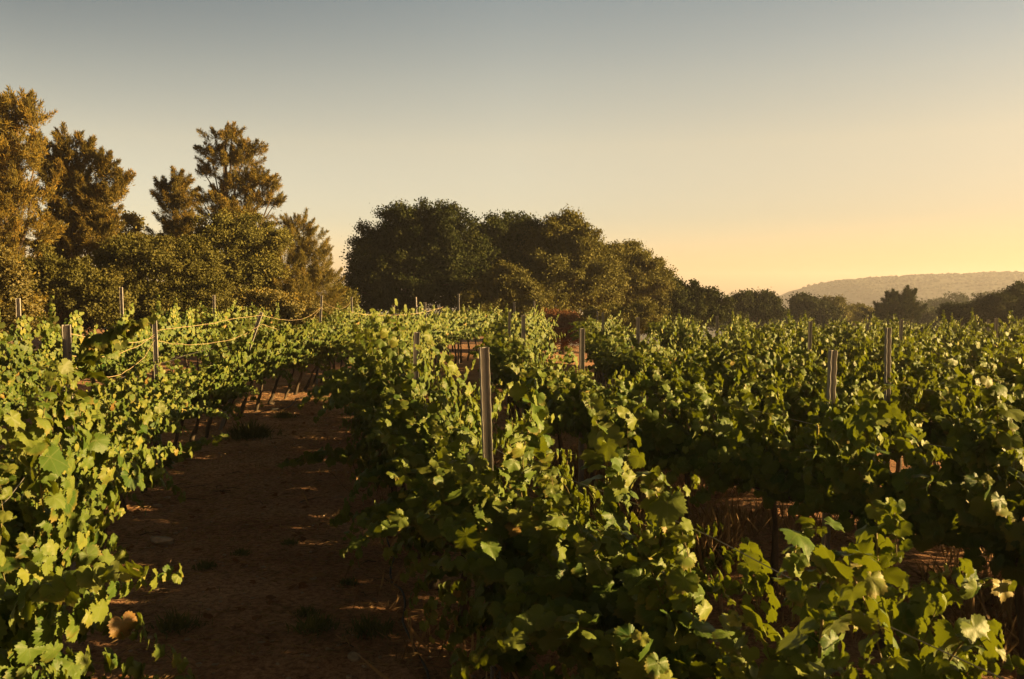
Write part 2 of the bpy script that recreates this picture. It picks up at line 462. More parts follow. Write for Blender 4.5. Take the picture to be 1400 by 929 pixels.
# ------------------------------------------------------------------ leaf geometry
def grape_template(nout, nmid, serr):
    ang = np.array([0, 14, 28, 45, 58, 72, 88, 105, 122, 140, 158, 172, 180.0])
    rad = np.array([1.0, .91, .76, .85, .89, .81, .69, .75, .73, .65, .52, .28, .08])
    th = np.arange(nout) * 2 * math.pi / nout
    deg = np.degrees(th); deg = np.where(deg > 180, 360 - deg, deg)
    r = np.interp(deg, ang, rad) * np.where(np.arange(nout) % 2 == 1, 1 - serr, 1 + serr * 0.3)
    out = np.stack([np.cos(th) * r, np.sin(th) * r], 1)
    if nmid == 0:
        v = np.concatenate([[[0, 0]], out])
        f = [[0, 1 + i, 1 + (i + 1) % nout] for i in range(nout)]
        return v, np.array(f)
    k = nout // nmid
    tm = np.arange(nmid) * 2 * math.pi / nmid
    rm = r[::k] * 0.52
    md = np.stack([np.cos(tm) * rm, np.sin(tm) * rm], 1)
    v = np.concatenate([[[0, 0]], md, out])
    f = []
    for i in range(nmid):
        j = (i + 1) % nmid
        f.append([0, 1 + i, 1 + j])
        o0 = 1 + nmid
        for q in range(k):
            f.append([1 + i, o0 + (i * k + q) % nout, o0 + (i * k + q + 1) % nout])
        f.append([1 + i, o0 + (j * k) % nout, 1 + j])
    return v, np.array(f)
T_HI = grape_template(48, 16, 0.09)
T_LO = grape_template(16, 0, 0.03)

def norm(a):
    return a / (np.linalg.norm(a, axis=-1, keepdims=True) + 1e-9)

def build_leaves(base, tip, nrm, size, rnd, templ, g):
    """batch of grape leaves: base (n,3) petiole junction, tip dir, face normal"""
    tv, tf = templ
    n, k = len(base), len(tv)
    nrm = norm(nrm); tip = norm(tip - (tip * nrm).sum(-1, keepdims=True) * nrm)
    side = np.cross(nrm, tip)
    r = np.hypot(tv[:, 0], tv[:, 1]); th = np.arctan2(tv[:, 1], tv[:, 0])
    curl = g.uniform(0.05, 0.62, n)[:, None]
    fold = g.uniform(-0.05, 0.38, n)[:, None]
    ph = g.uniform(0, 6.28, n)[:, None]
    rip = g.uniform(0.02, 0.07, n)[:, None]
    z = -curl * (r ** 2)[None] + fold * np.abs(tv[:, 1])[None] + rip * np.sin(5 * th[None] + ph) * r[None] * 2
    skew = g.uniform(-0.12, 0.12, n)[:, None]
    x = tv[None, :, 0] + skew * tv[None, :, 1]
    y = tv[None, :, 1] * g.uniform(0.9, 1.15, n)[:, None]
    s = size[:, None]
    v = base[:, None] + (x * s)[..., None] * tip[:, None] + (y * s)[..., None] * side[:, None] + (z * s)[..., None] * nrm[:, None]
    f = tf[None] + (np.arange(n) * k)[:, None, None]
    uv = np.broadcast_to(tv[None], (n, k, 2)).reshape(-1, 2)
    return v.reshape(-1, 3), f.reshape(-1, 3), uv, np.repeat(rnd, k)

class VineParts:
    def __init__(self, g):
        self.g = g; self.stems = Tubes(); self.L = []
    def shoot(self, pts, r0=0.0045, leaf=0.095, out=None, dens=1.0, axis_y=0.0, lat=0.6, up=0.14, sunside=False):
        """one shoot along pts with alternate leaves on petioles; out(p) gives outward direction"""
        g = self.g
        pts = np.asarray(pts, float)
        n = len(pts)
        self.stems.add(pts, np.linspace(r0, r0 * 0.35, n), 4)
        seg = np.linalg.norm(np.diff(pts, axis=0), axis=1); cum = np.concatenate([[0], np.cumsum(seg)])
        L = cum[-1]
        k = max(3, int(L / 0.044 * dens))
        s = np.linspace(0.04, L, k)
        P = np.stack([np.interp(s, cum, pts[:, i]) for i in range(3)], 1)
        Tn = norm(np.stack([np.interp(s, cum, np.gradient(pts[:, i])) for i in range(3)], 1))
        for i in range(k):
            reps = 1 + (g.random() < lat) + (g.random() < lat * 0.5)
            for q in range(reps):
                t = i / k
                sz = leaf * (1.0 - 0.62 * t ** 2.2) * g.uniform(0.55, 1.22) * (1.0 if q == 0 else g.uniform(0.5, 0.85))
                rv = g.normal(0, 1, 3)
                o = out(P[i]) if out is not None else np.zeros(3)
                lat_d = np.cross(Tn[i], [0, 0, 1.0]); lat_d = lat_d / (np.linalg.norm(lat_d) + 1e-6)
                sgn = 1 if (i + q) % 2 else -1
                pd = norm(lat_d * sgn * 0.9 + Tn[i] * 0.25 + o * 0.6 + np.array([0, 0, 0.35]) + rv * 0.35)
                pl = sz * g.uniform(0.45, 0.85) * (1 if q == 0 else 1.35)
                b = P[i] + pd * pl
                if q == 0 and sz > 0.05:
                    self.stems.add([P[i], P[i] + pd * pl * 0.55 + [0, 0, 0.008], b], [0.0016, 0.0014, 0.0012], 3, cap=False)
                nn = np.array([0, 0, up]) + o * 0.85 + pd * 0.45 + g.normal(0, 0.42, 3)
                tp = pd * 0.55 + o * 0.25 + np.array([0, 0, -1.0]) + g.normal(0, 0.32, 3)
                if sunside: nn = nn + np.array([-0.6, -0.95, 0]) * np.clip((b[2] - 0.85) / 0.4, 0, 1)
                self.L.append((b, tp, nn, sz, t))
    def foliage(self, name, templ):
        g = self.g
        b = np.array([l[0] for l in self.L]); tp = np.array([l[1] for l in self.L]); nn = np.array([l[2] for l in self.L])
        sz = np.array([l[3] for l in self.L]); t = np.array([l[4] for l in self.L])
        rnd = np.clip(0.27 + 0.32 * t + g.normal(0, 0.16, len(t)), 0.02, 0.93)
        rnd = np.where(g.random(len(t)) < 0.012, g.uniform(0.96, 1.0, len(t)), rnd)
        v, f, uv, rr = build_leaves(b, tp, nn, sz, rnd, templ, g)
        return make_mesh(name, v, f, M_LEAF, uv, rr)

def grow(g, p0, d0, L, droop, step=0.05, wob=0.09):
    p = np.array(p0, float); d = norm(np.array(d0, float)); out = [p.copy()]
    n = int(L / step)
    for i in range(n):
        d = norm(d + np.array([0, 0, -1.0]) * droop * (i / n) ** 1.5 + g.normal(0, wob, 3))
        p = p + d * step
        out.append(p.copy())
    return np.array(out)

def vine_proto(seed, templ, dens=1.0, half=0.58, nshoot=21, tall=1.06, skirt=0):
    g = np.random.default_rng(seed)
    vp = VineParts(g)
    tr = Tubes()
    # trunk with a slight sway, then two cordon arms
    zs = np.linspace(-0.06, 0.80, 9)
    sx = np.cumsum(g.normal(0, 0.013, 9)); sy = np.cumsum(g.normal(0, 0.011, 9)); sx -= sx[0]; sy -= sy[0]
    tp = np.stack([sx, sy, zs], 1)
    rr = np.linspace(0.034, 0.022, 9) * (1 + 0.18 * g.normal(0, 1, 9)); rr[0] *= 1.3; rr[-1] = 0.026
    tr.add(tp, rr, 7)
    head = tp[-1]
    for s in (-1, 1):
        arm = np.stack([head[0] + s * np.linspace(0, half, 7), head[1] + g.normal(0, 0.012, 7), head[2] + 0.02 + np.cumsum(g.normal(0, 0.010, 7))], 1)
        arm[0] = head
        tr.add(arm, np.linspace(0.022, 0.011, 7), 6)
    def out(p):
        y = p[1]
        return np.array([0, np.sign(y) * min(1, abs(y) / 0.12 + 0.25), 0])
    for i in range(nshoot):
        x = (i + 0.5) / nshoot * 2 * half - half + g.normal(0, 0.03)
        kind = g.random()
        p0 = [x, head[1] + g.normal(0, 0.02), head[2] + 0.02]
        side = 1 if g.random() < 0.5 else -1
        if kind < 0.72:       # upright shoot held by the wires
            d0 = [g.normal(0, 0.25), side * abs(g.normal(0.12, 0.22)), 1]
            pts = grow(g, p0, d0, g.choice([g.uniform(0.5, 0.8), g.uniform(0.75, 1.0), g.uniform(0.9, 1.25)], p=[.35, .45, .2]) * tall, g.uniform(0.0, 0.16))
        elif kind < 0.93:     # arching out over the alley
            d0 = [g.normal(0, 0.4), side * g.uniform(0.5, 1.0), 1]
            pts = grow(g, p0, d0, g.uniform(0.7, 1.2), g.uniform(0.16, 0.32))
        else:                 # low, hanging
            d0 = [g.normal(0, 0.5), side * 1.0, 0.35]
            pts = grow(g, p0, d0, g.uniform(0.4, 0.75), g.uniform(0.3, 0.5))
        vp.shoot(pts, out=out, dens=dens, leaf=0.094, sunside=True)
    for i in range(12):       # short laterals that fill the canopy around the cordon
        side = 1 if i % 2 else -1
        p0 = [g.uniform(-half, half), head[1] + side * 0.03, head[2] + g.uniform(0.0, 0.25)]
        pts = grow(g, p0, [g.normal(0, 0.6), side * g.uniform(0.3, 1.0), g.uniform(-0.2, 0.8)], g.uniform(0.25, 0.45), 0.25)
        vp.shoot(pts, out=out, dens=0.9, leaf=0.09)
    for i in range(skirt):    # low shoots that trail towards the soil
        side = 1 if i % 2 else -1
        p0 = [g.uniform(-half, half), head[1] + side * 0.05, head[2] - g.uniform(0.0, 0.3)]
        pts = grow(g, p0, [g.normal(0, 0.5), side * g.uniform(0.5, 1.0), g.uniform(-0.5, 0.2)], g.uniform(0.35, 0.6), 0.4)
        vp.shoot(pts, out=out, dens=0.9, leaf=0.09)
    return tr.mesh('vine_trunk', M_BARK), vp.stems.mesh('vine_canes', M_CANE), vp.foliage('vine_foliage', templ)

PROTO_HI = [vine_proto(100 + i, T_HI) for i in range(8)]
PROTO_SKIRT = [vine_proto(300 + i, T_HI, skirt=9) for i in range(4)]
PROTO_LO = [vine_proto(200 + i, T_LO) for i in range(6)]

# ------------------------------------------------------------------ vine rows
def spline(pts, step=0.02):
    pts = np.array(pts, float)
    n = len(pts)
    t = np.arange(n)
    T = np.linspace(0, n - 1, n * 60)
    out = []
    for k in range(2):
        y = pts[:, k]
        m = np.gradient(y)
        i = np.clip(T.astype(int), 0, n - 2); u = T - i
        h00 = 2*u**3 - 3*u**2 + 1; h10 = u**3 - 2*u**2 + u; h01 = -2*u**3 + 3*u**2; h11 = u**3 - u**2
        out.append(h00*y[i] + h10*m[i] + h01*y[i+1] + h11*m[i+1])
    C = np.stack(out, 1)
    seg = np.linalg.norm(np.diff(C, axis=0), axis=1); cum = np.concatenate([[0], np.cumsum(seg)])
    s = np.arange(0, cum[-1], step)
    return np.stack([np.interp(s, cum, C[:, 0]), np.interp(s, cum, C[:, 1])], 1)

def offset(C, d):
    t = np.gradient(C, axis=0); t /= np.linalg.norm(t, axis=1)[:, None]
    return C + d * np.stack([t[:, 1], -t[:, 0]], 1)

L1 = spline([(-1.7, 1.6), (-1.95, 3.0), (-2.3, 4.2), (-2.75, 5.4), (-3.2, 6.6), (-3.75, 8.2), (-4.3, 10.2), (-4.75, 12.6), (-5.0, 15.2), (-5.0, 20), (-5.05, 25), (-5.0, 30), (-3.9, 34.5), (-1.6, 37.5)])
L2 = spline([(-5.2, 7.5), (-6.2, 10), (-7.0, 13), (-7.3, 17), (-7.5, 22), (-7.4, 28), (-6.9, 34), (-5.4, 38)])
C0 = spline([(1.55, 1.0), (1.2, 2.0), (0.85, 3.1), (0.42, 4.2), (-0.1, 5.4), (-0.55, 7.0), (-0.98, 8.8), (-1.7, 12), (-2.15, 15.5), (-2.35, 20), (-2.2, 25), (-1.6, 31), (-0.2, 35.5)])
R1 = spline([(6.0, -0.9), (5.5, 0.3), (4.9, 1.5), (4.15, 3.0), (3.2, 4.7), (2.2, 6.6), (0.95, 9.6), (0.25, 13), (-0.05, 17), (-0.05, 22), (0.3, 28), (1.2, 34)])
ROWS = [('L2', L2, 'the leftmost row'),
        ('L1', L1, 'the row left of the track'),
        ('C0', C0, 'the row right of the track'),
        ('R1', R1, 'the second row right of track')]
ordn = ['first', 'second', 'third', 'fourth', 'fifth', 'sixth', 'seventh', 'eighth', 'ninth', 'tenth', 'eleventh', 'twelfth', 'thirteenth']
for k in range(2, 11):
    ROWS.append((f'R{k}', offset(R1, 2.3 * (k - 1)), f'the {ordn[k]} row right of track'))

def in_view(p, margin=0.9):
    return p[1] > 1.2 and abs(p[0]) < 0.56 * p[1] + margin

def extra_shade(key, p):
    # vines just outside the right edge that stand between the sun and the picture
    return key in ('R1', 'R2', 'R3') and p[1] > -0.8 and p[0] < 0.56 * max(p[1], 0) + 6.5

# posts: y-distance along each row where one stands, height, lean across the row
POSTS = {'L1': [(6.55, 2.08, 0), (12.0, 2.02, 0), (15.6, 2.15, 20), (23.5, 2.3, 5), (29.0, 2.2, 0), (35.0, 2.2, 0)],
         'L2': [(13.0, 2.2, 0), (17.2, 2.35, 0), (23.0, 2.15, 0), (29.0, 2.2, 0), (36.0, 2.3, 0)],
         'C0': [(5.4, 2.02, 3.5), (8.8, 2.0, 2), (12.2, 1.98, 0), (18.0, 2.1, 0), (24.0, 2.1, 0), (30.0, 2.3, 0)],
         'R1': [(6.5, 1.98, 0), (10.2, 1.98, 0), (13.6, 2.0, 0), (19.5, 2.0, 0), (25.5, 2.1, 0), (31.0, 2.2, 0)],
         'R2': [(8.9, 1.98, 0), (16.3, 2.0, 0), (22.5, 2.0, 0), (28.5, 2.0, 0)],
         'R3': [(9.6, 1.8, 0), (14.5, 2.0, 0), (20.0, 2.0, 0), (26.0, 2.0, 0)]}
for k in range(4, 11):
    POSTS[f'R{k}'] = [(10.5 + (k % 3) * 1.1, 1.85, 0), (16.2 + (k % 2), 2.0, 0), (22.0 + (k % 3) * .8, 1.95, 0), (28.0, 2.0, 0)]

def post_mesh(h, w=0.056):
    # folded steel vineyard post: open channel with a central groove, notched flanges
    d = w * 0.62
    t = 0.0035
    prof = [(-w/2, d/2), (-w/2, -d/2), (-w*0.2, -d/2), (-w*0.12, -d*0.36), (w*0.12, -d*0.36), (w*0.2, -d/2), (w/2, -d/2), (w/2, d/2),
            (w/2 - t, d/2), (w/2 - t, -d/2 + t), (w*0.22, -d/2 + t), (w*0.14, -d*0.36 + t), (-w*0.14, -d*0.36 + t), (-w*0.22, -d/2 + t), (-w/2 + t, -d/2 + t), (-w/2 + t, d/2)]
    prof = np.array(prof); k = len(prof)
    zs = np.concatenate([[-0.05], np.arange(0.25, h, 0.05), [h]])
    v, f = [], []
    for i, z in enumerate(zs):
        p = prof.copy()
        if i % 2 == 0 and 0 < i < len(zs) - 1:
            p[[0, 7, 8, 15], 1] -= 0.007
        v.append(np.column_stack([p, np.full(k, z)]))
    n = len(zs)
    for i in range(n - 1):
        for j in range(k):
            f.append([i*k + j, i*k + (j+1) % k, (i+1)*k + (j+1) % k, (i+1)*k + j])
    b = (n - 1) * k
    for a in ([0, 1, 14, 15], [1, 2, 13, 14], [2, 3, 12, 13], [3, 4, 11, 12], [4, 5, 10, 11], [5, 6, 9, 10], [6, 7, 8, 9]):
        f.append([b + q for q in a])
    return make_mesh('trellis_post', np.concatenate(v), np.array(f), M_POST, smooth=False)

post_pts = {}
POST_LABEL = {
    ('C0', 0): 'tall grooved steel post, nearest of all, rising from the row right of the track',
    ('L1', 0): 'short looking grooved steel post among near leaves at the far left',
    ('L1', 2): 'strongly leaning steel post in the row left of the track',
    ('R1', 0): 'nearest steel post in the second row right of the track',
    ('R2', 0): 'nearest steel post in the third row right of the track'}
def place_post(key, i, C, rowname, y, h, lean):
    k = int(np.argmin(np.abs(C[:, 1] - y)))
    p = C[k]; tdir = C[min(k + 5, len(C) - 1)] - C[max(k - 5, 0)]
    ang = math.atan2(tdir[1], tdir[0])
    z = gz(p[0], p[1])
    o = link('trellis_post', post_mesh(h))
    o.location = (p[0], p[1], z)
    rot = Matrix.Rotation(ang + math.pi / 2, 4, 'Z')
    j = random.uniform(-1.2, 1.2)
    if key == 'C0' and i == 0:
        ln = Matrix.Rotation(R(-1.9), 4, 'Y')
    else:
        ln = Matrix.Rotation(R(lean + j), 4, 'Y')
    o.matrix_world = Matrix.Translation((p[0], p[1], z)) @ ln @ rot
    lab = POST_LABEL.get((key, i), f'grey steel post, {ordn[i]} from the near end of {rowname}')
    tag(o, lab, 'post', 'steel posts along the vine rows')
    post_pts.setdefault(key, []).append((k, o.matrix_world @ Vector((0, 0, h)), h))
for key, C, rn in ROWS:
    for i, (y, h, lean) in enumerate([q for q in POSTS[key]]):
        k = int(np.argmin(np.abs(C[:, 1] - y)))
        if abs(C[k, 1] - y) < 0.3 and in_view(C[k], 0.4):
            place_post(key, i, C, rn, y, h, lean)

def dup_vine(root_proto, M, label, kind):
    r = empty('grapevine')
    r.matrix_world = M
    tag(r, label, 'grapevine', 'grapevines on the trellis rows')
    for nm, me in zip(('trunk', 'canes', 'foliage'), root_proto):
        c = bpy.data.objects.new(nm, me); COL.objects.link(c); c.parent = r
    return r

vines = []
for key, C, rn in ROWS:
    pi = sorted(post_pts.get(key, []), key=lambda q: q[0])
    step = int((1.02 if key in ('L1', 'C0', 'L2') else 1.06) / 0.02)
    start = 20
    cnt_before, since, nth = 0, 0, -1
    todo = []
    for k in range(start, len(C), step):
        p = C[k]
        if not (in_view(p) or extra_shade(key, p)): continue
        if key == 'R1' and 18.6 < p[1] < 21.2: continue   # gap opened so the low sun reaches the far track
        todo.append((k, p))
    for k, p in todo:
        passed = [q for q in pi if q[0] <= k]
        n = len(passed)
        todo_same = [kk for kk, _ in todo if len([q for q in pi if q[0] <= kk]) == n]
        j = todo_same.index(k)
        if n == 0 and pi:
            q = len(todo_same) - 1 - j
            where = ('last vine' if q == 0 else f'{ordn[q]} vine') + f' in front of the first post of {rn}'
            if q: where = f'{ordn[q]} vine in front of the first post of {rn}'
        elif n == 0:
            where = f'{ordn[min(j,12)]} vine from the near end of {rn}'
        else:
            where = f'{ordn[min(j,12)]} vine past the {ordn[n-1]} post of {rn}'
        k2, k1 = min(k + 8, len(C) - 1), max(k - 8, 0)
        t = C[k2] - C[k1]
        ang = math.atan2(t[1], t[0]) + random.uniform(-0.08, 0.08)
        d = math.hypot(p[0], p[1])
        protos = PROTO_HI if d < 13 else PROTO_LO
        if key == 'C0' and 3.5 < p[1] < 14: protos = PROTO_SKIRT
        px, py = p[0] + random.uniform(-.04, .04), p[1] + random.uniform(-.04, .04)
        S = random.uniform(0.93, 1.07)
        HZ = 0.86 if (key == 'C0' and p[1] < 4.4) else (0.88 if (key == 'C0' and p[1] < 5.5) else (random.uniform(0.74, 0.86) if (key == 'L1' and 6.9 < p[1] < 14.5) else (0.92 if key == 'L1' and p[1] < 6.9 else 1.0)))
        M = Matrix.Translation((px, py, gz(px, py)))
        if key == 'L1' and 12.2 < p[1] < 24:
            M = M @ Matrix.Rotation(R(random.uniform(15, 22)), 4, 'Y')
        M = M @ Matrix.Rotation(ang, 4, 'Z') @ Matrix.Diagonal((S, S * random.uniform(0.95, 1.1), S * HZ * random.uniform(0.94, 1.06), 1))
        v = dup_vine(random.choice(protos), M, 'leafy ' + where, key)
        vines.append((key, p, v, M))

# long stray shoots, each a part of the vine it grows from
def stray(pts, key, leaf=0.095, dens=1.0, lat=0.7, out=None, seed=0):
    P = np.array(pts, float)
    c = spline3(P)
    g = np.random.default_rng(900 + seed)
    vp = VineParts(g)
    vp.shoot(c, r0=0.005, leaf=leaf, dens=dens, lat=lat, out=(lambda p: np.array(out)) if out else None, up=0.22)
    base = P[0]
    best = min((q for q in vines if q[0] == key), key=lambda q: (q[1][0] - base[0]) ** 2 + (q[1][1] - base[1]) ** 2)
    v, M = best[2], best[3]
    me1 = vp.foliage('stray_shoot', T_HI if base[1] < 13 else T_LO)
    me2 = vp.stems.mesh('stray_cane', M_CANE)
    inv = M.inverted()
    a = link('long_shoot', me1); a.parent = v; a.matrix_parent_inverse = inv
    b = link('cane', me2, a)

def spline3(P):
    n = len(P); T = np.linspace(0, n - 1, max(8, n * 8)); i = np.clip(T.astype(int), 0, n - 2); u = T - i
    out = []
    for k in range(3):
        y = P[:, k]; m = np.gradient(y)
        h00 = 2*u**3 - 3*u**2 + 1; h10 = u**3 - 2*u**2 + u; h01 = -2*u**3 + 3*u**2; h11 = u**3 - u**2
        out.append(h00*y[i] + h10*m[i] + h01*y[i+1] + h11*m[i+1])
    return np.stack(out, 1)

STRAYS = [
    ('L1', [(105, 520, 6.6), (135, 475, 6.5), (170, 452, 6.4), (202, 440, 6.3)], 0.11, 1.4),
    ('L1', [(60, 700, 3.9), (52, 620, 3.8), (62, 555, 3.8), (80, 505, 3.8)], 0.085, 1.3),
    ('L1', [(10, 860, 3.3), (60, 815, 3.1), (120, 790, 3.0), (190, 780, 2.95)], 0.11, 1.0),
    ('L1', [(195, 660, 9.3), (240, 625, 9.0), (280, 605, 8.9), (308, 598, 8.8)], 0.10, 1.2),
    ('C0', [(500, 630, 10.2), (455, 622, 10.3), (415, 630, 10.4), (378, 637, 10.4)], 0.10, 1.4),
    ('C0', [(585, 740, 6.6), (530, 712, 6.8), (490, 706, 6.9), (455, 716, 7.0)], 0.10, 1.3),
    ('C0', [(690, 790, 4.6), (640, 735, 4.6), (600, 712, 4.6), (578, 702, 4.6)], 0.095, 1.1),
    ('R1', [(1175, 650, 5.7), (1178, 595, 5.7), (1198, 545, 5.6), (1222, 515, 5.55)], 0.10, 1.3),
    ('R1', [(1345, 660, 5.2), (1362, 600, 5.2), (1362, 550, 5.1), (1345, 522, 5.0)], 0.095, 1.2),
    ('R1', [(950, 590, 8.4), (958, 540, 8.4), (955, 500, 8.4), (962, 483, 8.3)], 0.095, 1.2),
    ('R1', [(1020, 600, 7.8), (1025, 560, 7.8), (1018, 530, 7.8), (1030, 518, 7.7)], 0.095, 1.2),
    ('C0', [(830, 680, 4.5), (828, 620, 4.4), (812, 570, 4.4), (800, 545, 4.4)], 0.09, 1.2),
    ('C0', [(745, 640, 5.0), (735, 570, 5.0), (725, 530, 5.0), (742, 515, 4.9)], 0.09, 1.2),
    ('C0', [(900, 760, 3.6), (905, 700, 3.5), (890, 662, 3.5), (896, 648, 3.4)], 0.095, 1.2),
    ('R1', [(1205, 860, 3.9), (1200, 770, 3.8), (1200, 705, 3.8), (1222, 700, 3.7), (1226, 760, 3.7)], 0.09, 1.1),
    ('C0', [(1085, 850, 2.8), (1085, 770, 2.8), (1095, 728, 2.8), (1125, 722, 2.8)], 0.085, 1.0),
    ('C0', [(1120, 900, 2.5), (1130, 800, 2.5), (1150, 765, 2.4), (1185, 830, 2.3), (1205, 900, 2.2)], 0.085, 1.2),
    ('R1', [(1235, 880, 3.6), (1275, 820, 3.5), (1330, 800, 3.4), (1375, 800, 3.4)], 0.09, 1.1),
    ('C0', [(1270, 960, 2.6), (1300, 900, 2.5), (1330, 870, 2.5), (1350, 890, 2.4)], 0.085, 1.0),
    ('C0', [(720, 800, 5.0), (690, 720, 4.95), (662, 650, 4.95), (650, 620, 4.9)], 0.10, 1.4),
    ('C0', [(700, 860, 4.9), (670, 780, 4.85), (645, 730, 4.8), (625, 720, 4.8)], 0.10, 1.4),
    ('L1', [(92, 650, 5.9), (88, 585, 5.9), (84, 535, 5.85), (76, 498, 5.8)], 0.095, 1.4),
    ('L1', [(120, 640, 6.0), (112, 580, 6.0), (104, 545, 5.95), (96, 520, 5.9)], 0.095, 1.3),
    ('L1', [(165, 600, 7.4), (190, 570, 7.2), (205, 560, 7.1), (215, 575, 7.0)], 0.10, 1.1),
]
for si, (key, q, lf, dn) in enumerate(STRAYS):
    stray([at(*w) for w in q], key, leaf=lf, dens=dn, seed=si)

# ------------------------------------------------------------------ wires, cords, hose
def wire_obj(name, pts, r, mat, label, cat, group=None, sides=4):
    t = Tubes(); t.add(pts, r, sides)
    o = link(name, t.mesh(name, mat))
    return tag(o, label, cat, group)

for key, C, rn in ROWS:
    if key in ('R7', 'R8', 'R9', 'R10'): continue
    K = [k for k in range(0, len(C), 25) if in_view(C[k], 1.2)]
    if len(K) < 3: continue
    for zz, nm in ((0.80, 'lower'), (1.42, 'upper')):
        pts = [(C[k, 0], C[k, 1], gz(*C[k]) + zz + 0.01 * math.sin(k * 0.02)) for k in K]
        wire_obj('trellis_wire', pts, 0.002, M_WIRE, f'thin {nm} steel wire strung through {rn}', 'wire', 'trellis wires')

def sag(a, b, s, n=14, w=0.03, seed=0):
    g = np.random.default_rng(seed)
    a = np.array(a); b = np.array(b); t = np.linspace(0, 1, n)[:, None]
    p = a * (1 - t) + b * t
    p[:, 2] -= s * 4 * (t * (1 - t))[:, 0]
    nz = np.cumsum(g.normal(0, w * 0.4, (n, 3)), axis=0); nz -= nz[0] + (nz[-1] - nz[0]) * t
    return p + nz
tops = [w[1] for w in sorted(post_pts['L1'], key=lambda q: q[0])]
def lower(v, dz): return (v[0], v[1], v[2] - dz)
spans = [(0, 1, .06, .05, .25), (0, 1, .22, .12, .22), (0, 1, .28, .25, .30), (1, 2, .18, -.02, .05), (1, 2, .3, .18, .2), (2, 3, .05, .2, .3), (2, 3, .2, .3, .3), (3, 4, .1, .25, .1)]
txt = ['uppermost', 'middle', 'lowest']
spn = ['near left post and the next post', 'second post and the leaning post', 'leaning post and the post beyond it', 'fourth post and the fifth post']
seen = {}
for i, (a, b, da, s, db) in enumerate(spans):
    if max(a, b) >= len(tops): continue
    j = seen.get(a, 0); seen[a] = j + 1
    nxt = sum(1 for q in spans if q[0] == a)
    which = txt[j] if nxt == 3 else (['upper', 'lower'][j] if nxt == 2 else 'single')
    wire_obj('loose_cane', sag(lower(tops[a], da), lower(tops[b], db), s, 16, 0.02, i), 0.0029, M_CORD,
             f'{which} pale dry cane sagging between the {spn[a]}', 'dry cane', 'dry canes slung along the left row posts', 5)
wire_obj('loose_cane', sag(at(476, 426, 28), at(606, 420, 33), .22, 16, .025, 21), 0.006, M_CORD, 'pale dry cane sagging before the dark oak clump', 'dry cane', 'dry canes slung along the left row posts', 5)
hp = [(-1.3, 9.6), (-1.12, 9.0), (-0.92, 7.8), (-0.70, 6.7), (-0.46, 5.6), (-0.2, 4.8)]
hc = spline(hp, 0.12)
wire_obj('drip_hose', [(x - 0.12 + 0.03 * math.sin(i * .6), y, gz(x, y) + 0.03 + 0.02 * math.sin(i * 0.9)) for i, (x, y) in enumerate(hc)], 0.009, M_HOSE,
         'black drip hose lying on the soil along the right side of the track', 'hose', sides=6)
hl = [(-5.0, 17.0), (-4.7, 18.5), (-4.9, 20.5)]
hc = spline(hl, 0.2)
wire_obj('drip_hose', [(x + 0.2, y, gz(x, y) + 0.05 + 0.03 * math.sin(i * 0.7)) for i, (x, y) in enumerate(hc)], 0.010, M_HOSE,
         'dark drip hose at the feet of the slanted trunks left of the track', 'hose', sides=6)

# ------------------------------------------------------------------ trees
def tri_leaves(P, Nn, U, length, width):
    """pointed two-triangle leaves: base P, long dir U, normal Nn"""
    Nn = norm(Nn); U = norm(U)
    S = norm(np.cross(Nn, U))
    L = length[:, None]; W = width[:, None]
    up = norm(np.cross(U, S))
    a = P; b = P + U * L * 0.45 + S * W * 0.5 + up * L * 0.06; c = P + U * L; d = P + U * L * 0.45 - S * W * 0.5 + up * L * 0.06
    v = np.stack([a, b, c, d], 1).reshape(-1, 3)
    i = (np.arange(len(P)) * 4)[:, None]
    f = np.concatenate([i + [0, 1, 2], i + [0, 2, 3]], 1).reshape(-1, 3)
    return v, f

